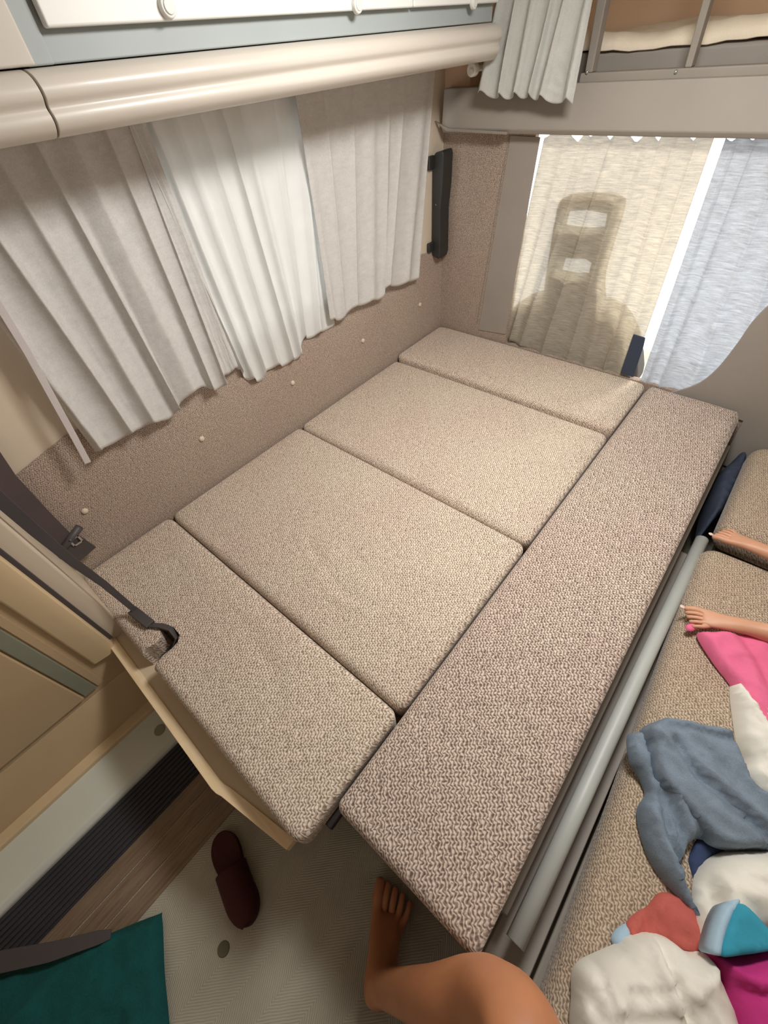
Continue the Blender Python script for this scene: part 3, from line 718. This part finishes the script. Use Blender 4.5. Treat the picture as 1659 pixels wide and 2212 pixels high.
# ------------------------------------------------------------------ heap of clothes
def inpoly(p, poly):
    c = False
    for i in range(len(poly)):
        a, b = poly[i], poly[i - 1]
        if (a[1] > p[1]) != (b[1] > p[1]) and p[0] < (b[0] - a[0]) * (p[1] - a[1]) / (b[1] - a[1]) + a[0]: c = not c
    return c
def cloth(outline, zb, h, R, mat, folds=(), wr=.004, ws=9, seed=0, step=.0075, under=.0, ns=6, stretch=None):
    """lumpy garment lying on a surface at zb; folds = (pixel polyline, height, width)"""
    zz = zb + h * .5
    ol = [Vector(v) for v in loopspline([Z(a, b, zz).xy for a, b in outline], ns)]
    F = [([Z(a, b, zz).xy for a, b in pts], am, w_) for pts, am, w_ in folds]
    xs = [p.x for p in ol]; yn = [p.y for p in ol]; pts = list(ol); n = len(ol)
    x = min(xs)
    while x < max(xs):
        y = min(yn)
        while y < max(yn):
            p = Vector((x + random.uniform(-.2, .2) * step, y + random.uniform(-.2, .2) * step))
            if inpoly(p, ol) and segd(p, ol + [ol[0]]) > step * .5: pts.append(p)
            y += step
        x += step
    V_, E_, F_, *_r = delaunay_2d_cdt(pts, [(i, (i + 1) % n) for i in range(n)], [], 0, 1e-6)
    bm = bmesh.new(); T = []; L = ol + [ol[0]]
    for v in V_:
        d = segd(v, L); t = min(1, d / R); z = zb + h * math.sqrt(max(0, 1 - (1 - t) ** 2)) 
        k = min(1, d / .012)
        for fp, am, w_ in F:
            dd = segd(v, fp)
            if dd < 3 * w_: z += am * math.exp(-(dd / w_) ** 2) * k
        q_ = Vector((v.x, v.y, 0)) * ws
        if stretch: a_ = stretch; q_ = Vector((v.x * math.cos(a_) + v.y * math.sin(a_), (-v.x * math.sin(a_) + v.y * math.cos(a_)) * 3.2, 0)) * ws * .7
        z += wr * noise.noise(q_ + Vector((seed, 0, seed))) * k
        rg = max(0, 1 - abs(noise.noise(q_ * 1.3 + Vector((0, seed, 0)))) * 5); rh = max(0, 1 - abs(noise.noise(q_ * 2.4 + Vector((5, seed, 2)))) * 6)
        z += wr * (.9 * rg ** 1.5 + .45 * rh ** 1.5 - .3) * k
        T.append(bm.verts.new((v.x, v.y, max(z, zb + .001))))
    for f in F_:
        c = sum((V_[i] for i in f), Vector((0, 0))) / len(f)
        if inpoly(c, ol): bm.faces.new([T[i] for i in f])
    # closed underside
    be = [e_ for e_ in bm.edges if len(e_.link_faces) == 1]
    r = bmesh.ops.extrude_edge_only(bm, edges=be)
    nv = [v for v in r['geom'] if isinstance(v, bmesh.types.BMVert)]
    for v in nv: v.co.z = zb - under
    ne = [e_ for e_ in r['geom'] if isinstance(e_, bmesh.types.BMEdge)]
    bmesh.ops.contextual_create(bm, geom=ne)
    for v in [v for v in bm.verts if not v.link_faces]: bm.verts.remove(v)
    return bm
SZ = -.075
def garment(name, label, cat, outline, zb, h, R, mat, **k):
    bm = cloth(outline, zb, h, R, mat, **k); c = Z(sum(p[0] for p in outline) / len(outline), sum(p[1] for p in outline) / len(outline), zb)
    return tag(obj(name, bm, mat, None, smooth=True, loc=(c.x, c.y, zb)), label, cat, None)
garment('shirt', 'coral red cotton garment half under the blue-grey towel', 'clothing',
        ((1352, 2008), (1362, 1984), (1385, 1966), (1400, 1958), (1428, 1928), (1470, 1935), (1505, 1955), (1518, 2010), (1522, 2056), (1480, 2060), (1430, 2030), (1370, 2040)),
        SZ, .016, .012, M['coral'], wr=.008, seed=3, folds=[(((1392, 1960), (1396, 2000), (1385, 2030)), -.014, .006), (((1430, 1960), (1480, 2000), (1510, 2040)), .010, .02)])
garment('sock', 'small pale blue cloth peeping out left of the coral garment', 'clothing',
        ((1322, 2030), (1330, 2010), (1350, 1996), (1366, 2000), (1366, 2050), (1336, 2056)), SZ, .014, .02, M['ltblue'], seed=8)
garment('towel', 'blue-grey terry towel crumpled on the side sofa', 'towel',
        ((1362, 1584), (1392, 1574), (1404, 1562), (1450, 1596), (1530, 1700), (1552, 1780), (1540, 1812), (1508, 1812), (1484, 1848), (1486, 1880), (1502, 1935), (1524, 1992), (1500, 1968), (1440, 1900), (1408, 1850), (1388, 1790), (1384, 1745), (1400, 1715), (1394, 1690), (1380, 1665), (1366, 1640)),
        SZ + .004, .05, .035, M['towel'], wr=.007, ws=10, seed=5, stretch=-.2,
        folds=[(((1412, 1650), (1425, 1700), (1462, 1790), (1468, 1860)), -.022, .006), (((1396, 1600), (1404, 1640), (1412, 1680)), -.020, .006), (((1378, 1600), (1384, 1625)), -.008, .006),
               (((1425, 1720), (1438, 1800), (1470, 1880), (1500, 1950)), -.018, .007), (((1400, 1740), (1420, 1810), (1460, 1885)), .012, .009), (((1440, 1700), (1480, 1780), (1496, 1810)), .016, .008)])
garment('cloth', 'dark navy sheet standing for the shadow in the fold of the blue-grey towel', 'cloth',
        ((1512, 1808), (1545, 1816), (1590, 1830), (1560, 1842), (1532, 1858), (1514, 1890), (1508, 1920), (1494, 1880), (1490, 1850)), SZ, .010, .01, M['navycloth'], seed=41)  # dark sheet added to paint the shade inside the deep towel fold
tw = bpy.data.objects['towel']
obj('fold', cloth(((1392, 1572), (1432, 1549), (1448, 1553), (1500, 1562), (1566, 1576), (1594, 1622), (1602, 1655), (1620, 1694), (1660, 1718), (1710, 1742), (1710, 1832), (1640, 1834), (1590, 1836), (1545, 1822), (1515, 1790), (1480, 1755), (1432, 1700), (1412, 1660), (1402, 1620)), SZ + .018, .062, .016, M['towel'], wr=.007, ws=10, seed=6, stretch=-.2,
    folds=[(((1404, 1580), (1450, 1620), (1560, 1720), (1659, 1790)), .018, .012), (((1450, 1610), (1500, 1680), (1600, 1762), (1659, 1825)), -.030, .010), (((1480, 1580), (1560, 1640), (1659, 1725)), .012, .018), (((1445, 1560), (1520, 1582), (1585, 1588)), .010, .006), (((1440, 1572), (1520, 1596), (1590, 1607)), -.012, .006)]), M['towel'], tw, smooth=True)
garment('shirt', 'white cotton garment poking out between the pink shorts and the towel', 'clothing',
        ((1586, 1482), (1600, 1475), (1640, 1490), (1720, 1540), (1730, 1740), (1650, 1722), (1616, 1690), (1606, 1665), (1618, 1640), (1600, 1590)),
        SZ + .002, .05, .03, M['wcloth'], wr=.010, seed=7, folds=[(((1592, 1490), (1640, 1570), (1659, 1620)), .012, .010), (((1610, 1490), (1659, 1570)), -.014, .008), (((1612, 1650), (1640, 1680), (1670, 1690)), .012, .009)])
garment('pillow', 'small white pillowcase or shirt heaped beside the towel tip', 'clothing',
        ((1519, 1985), (1516, 1915), (1530, 1872), (1570, 1842), (1620, 1834), (1720, 1850), (1730, 2010), (1660, 2030), (1580, 2050), (1535, 2058)),
        SZ + .004, .085, .06, M['wcloth'], wr=.010, seed=11, folds=[(((1535, 1900), (1540, 1960), (1530, 2040)), -.022, .010), (((1600, 1925), (1640, 1940), (1659, 1980)), .014, .010), (((1548, 1890), (1560, 1950), (1550, 2020)), .012, .010)])
garment('shirt', 'crumpled white cotton garment nearest the bare knee', 'clothing',
        ((1247, 2110), (1262, 2082), (1300, 2062), (1345, 2042), (1362, 2026), (1395, 2018), (1440, 2020), (1475, 2040), (1500, 2058), (1530, 2056), (1550, 2090), (1585, 2160), (1620, 2300), (1500, 2330), (1300, 2330), (1246, 2250), (1246, 2160)),
        SZ + .004, .085, .06, M['wcloth'], wr=.010, seed=13, folds=[(((1425, 2030), (1432, 2090), (1460, 2170), (1490, 2240)), -.020, .007), (((1408, 2030), (1418, 2100), (1440, 2170)), .014, .010), (((1292, 2075), (1290, 2130), (1275, 2180)), -.014, .006), (((1300, 2165), (1380, 2170), (1440, 2150)), .010, .010), (((1345, 2165), (1340, 2212)), -.012, .006), (((1298, 2130), (1306, 2165)), -.014, .005), (((1540, 2080), (1500, 2110), (1480, 2140)), .018, .012)])
mg = thing('shorts', 'magenta garment with a teal and pale blue patch at the lower right', 'clothing', Z(1620, 2110, SZ))
obj('cloth', cloth(((1536, 2062), (1580, 2052), (1640, 2034), (1720, 2015), (1750, 2200), (1740, 2320), (1620, 2320), (1590, 2220), (1570, 2130)), SZ + .004, .10, .06, M['magenta'], wr=.008, seed=17, folds=[(((1600, 2135), (1640, 2145), (1670, 2165)), -.014, .010), (((1590, 2110), (1659, 2120)), .008, .012)], under=.0), M['magenta'], mg, smooth=True)
tp_ = obj('patch', cloth(((1560, 2062), (1575, 2000), (1590, 1962), (1600, 1952), (1620, 1962), (1665, 2010), (1690, 2046), (1600, 2064)), SZ + .098, .006, .006, M['teal'], wr=.002, seed=2, ns=3, under=.05), M['teal'], mg, smooth=True); tp_['label'] = 'teal patch'
tq_ = obj('patch_border', cloth(((1540, 2058), (1548, 2010), (1565, 1968), (1586, 1946), (1600, 1946), (1582, 1985), (1566, 2030), (1562, 2062)), SZ + .096, .005, .005, M['ltblue'], wr=.001, seed=2, ns=3, under=.05), M['ltblue'], mg, smooth=True); tq_['label'] = 'pale blue border'
pk = thing('shorts', 'bright pink garment lying against the foot on the side sofa', 'clothing', Z(1600, 1420, SZ))
obj('cloth', cloth(((1510, 1366), (1540, 1364), (1566, 1364), (1580, 1366), (1620, 1370), (1640, 1374), (1730, 1386), (1740, 1600), (1660, 1585), (1612, 1520), (1580, 1470), (1545, 1425)), SZ + .006, .035, .02, M['pink'], wr=.006, seed=19, ns=4,
    folds=[(((1600, 1380), (1640, 1440), (1659, 1480)), -.010, .014), (((1560, 1370), (1610, 1440), (1650, 1530)), .010, .02)], under=.0), M['pink'], pk, smooth=True)
lb_ = obj('ribbon', cloth(((1481, 1352), (1490, 1346), (1508, 1345), (1512, 1352), (1498, 1362), (1486, 1361)), SZ + .016, .008, .006, M['palepink'], wr=0, ns=3, step=.004), M['pink'], pk, smooth=True)

# ------------------------------------------------------------------ floor things
tag(obj('towel', cloth(((345, 1985), (330, 1978), (200, 2030), (60, 2085), (-120, 2150), (-200, 2400), (60, 2500), (350, 2480), (362, 2260), (350, 2100)), FZ + .012, .03, .03, M['tealbag'], wr=.010, seed=23, step=.012, folds=[(((250, 2020), (120, 2130), (20, 2230)), .012, .03)]), M['tealbag'], None, smooth=True, loc=Z(180, 2150, FZ + .012)),
    'dark teal cloth lying on the floor at the lower left', 'cloth')
tag(obj('strap', ribbon([Z(-80, 2100, FZ + .07), Z(0, 2078, FZ + .07), Z(110, 2056, FZ + .07), Z(210, 2026, FZ + .06), Z(240, 2018, FZ + .05)], [.05, .045, .04, .03, .02], (0, 1, 0), .004), M['belt2'], None, loc=Z(100, 2060, FZ + .01), bevel=.001),
    'dark purplish strap lying across the teal cloth by the door', 'strap')
garment('bag', 'dark navy bag wedged between the long cushion and the side sofa', 'bag',
        ((1540, 1040), (1575, 1000), (1600, 975), (1612, 990), (1590, 1050), (1560, 1110), (1530, 1140), (1516, 1150)), -.27, .12, .03, M['navy'], seed=31, wr=.01)
# slipper
sl = thing('slipper', 'dark maroon slipper on the floor in the shade of the bed end', 'shoe', Z(505, 1900, FZ))
hp, tp2 = Z(478, 1800, FZ), Z(545, 1998, FZ); ax = (tp2 - hp); L_ = ax.length; ax.normalize(); sd = Vector((-ax.y, ax.x, 0))
def sole(w0, w1, w2, z0, z1, ext=0):
    pts = []
    prof = [(0, .0), (.04, .55), (.15, .9), (.3, .95), (.5, .8), (.7, 1.0), (.85, .95), (.95, .62), (1, 0)]
    for t, s in prof: pts.append(hp + ax * (t * L_) + sd * s * w0)
    for t, s in prof[-2:0:-1]: pts.append(hp + ax * (t * L_) - sd * s * w0)
    return prism([tuple(p.xy) for p in loopspline([p.xy for p in pts], 4)], 2, z0, z1)
obj('sole', sole(.043, 0, 0, FZ + .001, FZ + .022), M['slip'], sl, bevel=.004)
up_ = bmesh.new(); rows = []
for i in range(15):
    t = .42 + .56 * i / 14; wd = .043 * math.sqrt(max(.02, 1 - max(0, (t - .72) / .29) ** 2)); hh = .05 * (1 - .55 * (i / 14) ** 1.5)
    rows.append([up_.verts.new(hp + ax * (t * L_) + sd * wd * math.cos(PI * k / 12) + Vector((0, 0, .018 + hh * math.sin(PI * k / 12)))) for k in range(13)])
for a, b in zip(rows, rows[1:]):
    for k in range(12): up_.faces.new((a[k], a[k + 1], b[k + 1], b[k]))
obj('upper', up_, M['slip'], sl, smooth=True, solid=.004)

# ------------------------------------------------------------------ people
def skinned(name, V_, E_, R_, root, mat, parent=None, loc=(0, 0, 0), sub=2):
    me = bpy.data.meshes.new(name); loc = Vector(loc)
    org = origin_of(parent) if parent else Vector((0, 0, 0))
    me.from_pydata([Vector(v) - loc for v in V_], E_, []); me.update()
    o = bpy.data.objects.new(name, me); C.objects.link(o); o.parent = parent; o.location = loc - org
    me.materials.append(mat)
    s = o.modifiers.new('skin', 'SKIN'); s.use_smooth_shade = True; s.branch_smoothing = .3
    sv = me.skin_vertices[0].data
    for i, r in enumerate(R_):
        sv[i].radius = r if isinstance(r, tuple) else (r, r); sv[i].use_root = (i == root)
    ss = o.modifiers.new('sub', 'SUBSURF'); ss.levels = sub; ss.render_levels = sub
    bpy.context.view_layer.update()
    me2 = bpy.data.meshes.new_from_object(o.evaluated_get(bpy.context.evaluated_depsgraph_get()))
    o.modifiers.clear(); o.data = me2; bpy.data.meshes.remove(me)
    for p in me2.polygons: p.use_smooth = True
    if not me2.materials: me2.materials.append(mat)
    return o
def foot(V_, E_, R_, ankle, heel, ball, tipdir, wdir, s, toes=True):
    """adds a foot to a skin graph; ankle = index; positions are world points"""
    wdir = Vector(wdir).normalized(); tipdir = Vector(tipdir).normalized()
    A = Vector(V_[ankle]); heel = Vector(heel); ball = Vector(ball)
    def add(p, r, to):
        V_.append(Vector(p)); R_.append(r); E_.append((to, len(V_) - 1)); return len(V_) - 1
    add(heel, .026 * s, ankle)
    mid = add(A.lerp(ball, .5) + Vector((0, 0, .004)), (.030 * s, .023 * s), ankle)
    bl = add(ball, (.034 * s, .016 * s), mid)
    tips = []
    for k in range(5):
        off = (k - 2) * .0155 * s; ln = (.052, .050, .046, .040, .032)[k] * s; r = (.0115, .0078, .0074, .0070, .0064)[k] * s
        b0 = add(ball + wdir * off + tipdir * .022 * s, r * 1.15, bl)
        b1 = add(ball + wdir * off * 1.10 + tipdir * (.022 * s + ln * .5) + Vector((0, 0, .003 * s)), r, b0)
        b2 = add(ball + wdir * off * 1.12 + tipdir * (.022 * s + ln) - Vector((0, 0, .004 * s)), r * .95, b1)
        tips.append(Vector(V_[b2]) + tipdir * r * .6 + Vector((0, 0, r * .55)))
    return tips
# photographer's leg: knee, shin, foot on the floor, thigh back to the sofa
kn = Z(1128, 2200, .24)
ft = Z(812, 2130, FZ + .075)
V_ = [Vector((1.98, -.72, .06)), Vector((1.86, -.56, .13)), Vector((1.70, -.36, .24)), kn + Vector((.045, -.05, .01)), kn, kn.lerp(ft, .22) + Vector((0, .02, -.02)), kn.lerp(ft, .42), kn.lerp(ft, .75), ft]
E_ = [(i, i + 1) for i in range(8)]
R_ = [.10, .095, .085, .070, .058, .052, .052, .040, .036]
fd = (Z(828, 1990, FZ) - Z(800, 2130, FZ)).normalized(); fw = Vector((fd.y, -fd.x, 0))
ftips = foot(V_, E_, R_, 8, ft - fd * .035 + Vector((0, 0, -.035)), ft + fd * .10 + Vector((0, 0, -.045)), fd, fw, 1.3)
pm = thing('person', 'person seated at the bottom edge with a bare tanned knee', 'person', (ft.x, ft.y, FZ))
skinned('body', V_, E_, R_, 0, M['skin'], pm)
# child on the side sofa: both legs stretched toward the bed
f1b, f1a = Z(1594, 1166, -.035), Z(1690, 1209, -.02)
f2b, f2a = Z(1535, 1340, -.04), Z(1650, 1362, -.02)
pelv = Vector((2.28, 1.10, .0))
V_ = [pelv, pelv + Vector((.03, .0, .13)), pelv + Vector((.06, 0, .28)), pelv + Vector((.06, 0, .335)), pelv + Vector((.05, 0, .41)), pelv + Vector((.045, 0, .49))]
E_ = [(0, 1), (1, 2), (2, 3), (3, 4), (4, 5)]; R_ = [.085, .078, .088, .036, .070, .078]
hd0 = pelv + Vector((.045, 0, .435))
for d_, r_ in (((-.072, 0, -.012), .011), ((.0, .070, -.01), .012), ((.0, -.070, -.01), .012)):
    V_.append(hd0 + Vector(d_)); R_.append(r_); E_.append((4, len(V_) - 1))
feet = []
for a, b, hipy, wd in ((f1a, f1b, .07, -1), (f2a, f2b, -.07, 1)):
    n0 = len(V_); hip = pelv + Vector((-.05, hipy, 0)); knee = Vector((2.05, a.y * .6 + (1.1 + hipy * 2) * .4, .10)); calf = knee.lerp(a, .45)
    V_ += [hip, knee, calf, a]; R_ += [.060, .042, .038, .024]
    E_ += [(0, n0), (n0, n0 + 1), (n0 + 1, n0 + 2), (n0 + 2, n0 + 3)]
    dr = (b - a).normalized(); wdv = Vector((-dr.y, dr.x, 0)) * wd
    hl = a - dr * .03 + Vector((0, 0, -.028))
    feet.append(foot(V_, E_, R_, n0 + 3, hl, b, dr + Vector((0, 0, -.06)), wdv, .84))
for sy in (-1, 1):
    n0 = len(V_); sh = pelv + Vector((.05, .085 * sy, .29)); el = sh + Vector((-.06, .05 * sy, -.15)); wr_ = el + Vector((-.14, -.03 * sy, -.06)); hd_ = wr_ + Vector((-.05, -.01 * sy, -.005))
    V_ += [sh, el, wr_, hd_]; R_ += [.036, .026, .019, (.022, .011)]
    E_ += [(2, n0), (n0, n0 + 1), (n0 + 1, n0 + 2), (n0 + 2, n0 + 3)]
    for k in range(4):
        f0 = hd_ + Vector((-.02, (k - 1.5) * .012, 0)); V_ += [f0, f0 + Vector((-.028, 0, -.004)), f0 + Vector((-.045, 0, -.014))]; R_ += [.0062, .0056, .005]
        m_ = len(V_); E_ += [(n0 + 3, m_ - 3), (m_ - 3, m_ - 2), (m_ - 2, m_ - 1)]
    V_ += [wr_ + Vector((-.02, -.026 * sy, .0)), wr_ + Vector((-.045, -.034 * sy, -.004))]; R_ += [.0075, .006]; m_ = len(V_); E_ += [(n0 + 2, m_ - 2), (m_ - 2, m_ - 1)]
ch = thing('person', 'child sitting on the side sofa with both bare feet stretched toward the bed', 'person', (2.2, 1.1, -.08))
body = skinned('body', V_, E_, R_, 0, M['skin2'], ch)
for f_ in feet:
    bm = bmesh.new()
    bmesh.ops.create_uvsphere(bm, u_segments=14, v_segments=8, radius=.0062, matrix=Matrix.Translation(f_[0] + Vector((0, 0, .002))) @ Matrix.Diagonal((1.2, 1, .4, 1)))
    obj('toenail', bm, M['nail'], ch, smooth=True)
pc = pelv + Vector((.0, 0, 0))
sh_v = [pelv, pelv + Vector((.03, 0, .10)), pelv + Vector((-.05, .07, 0)), Vector((1.95, 1.20, .11)), pelv + Vector((-.05, -.07, 0)), Vector((1.93, 1.02, .085))]
skinned('shorts', sh_v, [(0, 1), (0, 2), (2, 3), (0, 4), (4, 5)], [.118, .11, .088, .074, .088, .076], 0, M['palepink'], ch)
ts = [pelv + Vector((.03, 0, .05)), pelv + Vector((.06, 0, .28)), pelv + Vector((.055, .10, .27)), pelv + Vector((.03, .115, .22)), pelv + Vector((.055, -.10, .27)), pelv + Vector((.03, -.115, .22))]
skinned('tee_shirt', ts, [(0, 1), (1, 2), (2, 3), (1, 4), (4, 5)], [.112, .112, .064, .056, .064, .056], 0, M['wcloth'], ch)
hc = pelv + Vector((.046, 0, .428))
hb = bmesh.new(); bmesh.ops.create_uvsphere(hb, u_segments=32, v_segments=20, radius=.088, matrix=Matrix.Diagonal((1.02, .92, 1.12, 1)))
for f in [f for f in hb.faces if f.calc_center_median().x < -.012 and f.calc_center_median().z < .052]: hb.faces.remove(f)
for v in hb.verts:
    if v.co.x > 0 and v.co.z < 0: v.co.z *= 1.5
    v.co += v.co.normalized() * .004 * noise.noise(v.co * 40)
for v in [v for v in hb.verts if not v.link_faces]: hb.verts.remove(v)
bmesh.ops.translate(hb, verts=hb.verts, vec=hc)
obj('hair', hb, M['hair'], ch, smooth=True, solid=.006)
for sy in (-1, 1):
    bm = bmesh.new(); bmesh.ops.create_uvsphere(bm, u_segments=16, v_segments=10, radius=.0085, matrix=Matrix.Translation(hc + Vector((-.074, .026 * sy, .004))) @ Matrix.Diagonal((.6, 1.3, .8, 1)))
    obj('eye', bm, M['eye'], ch, smooth=True)
bm = bmesh.new(); bmesh.ops.create_uvsphere(bm, u_segments=16, v_segments=10, radius=.014, matrix=Matrix.Translation(hc + Vector((-.062, 0, -.046))) @ Matrix.Diagonal((.5, 1.2, .35, 1)))
obj('mouth', bm, M['lip'], ch, smooth=True)
skinned('shorts', [Vector((1.99, -.74, .06)), Vector((1.86, -.56, .13)), Vector((1.80, -.48, .17))], [(0, 1), (1, 2)], [.135, .128, .122], 0, M['navycloth'], pm)
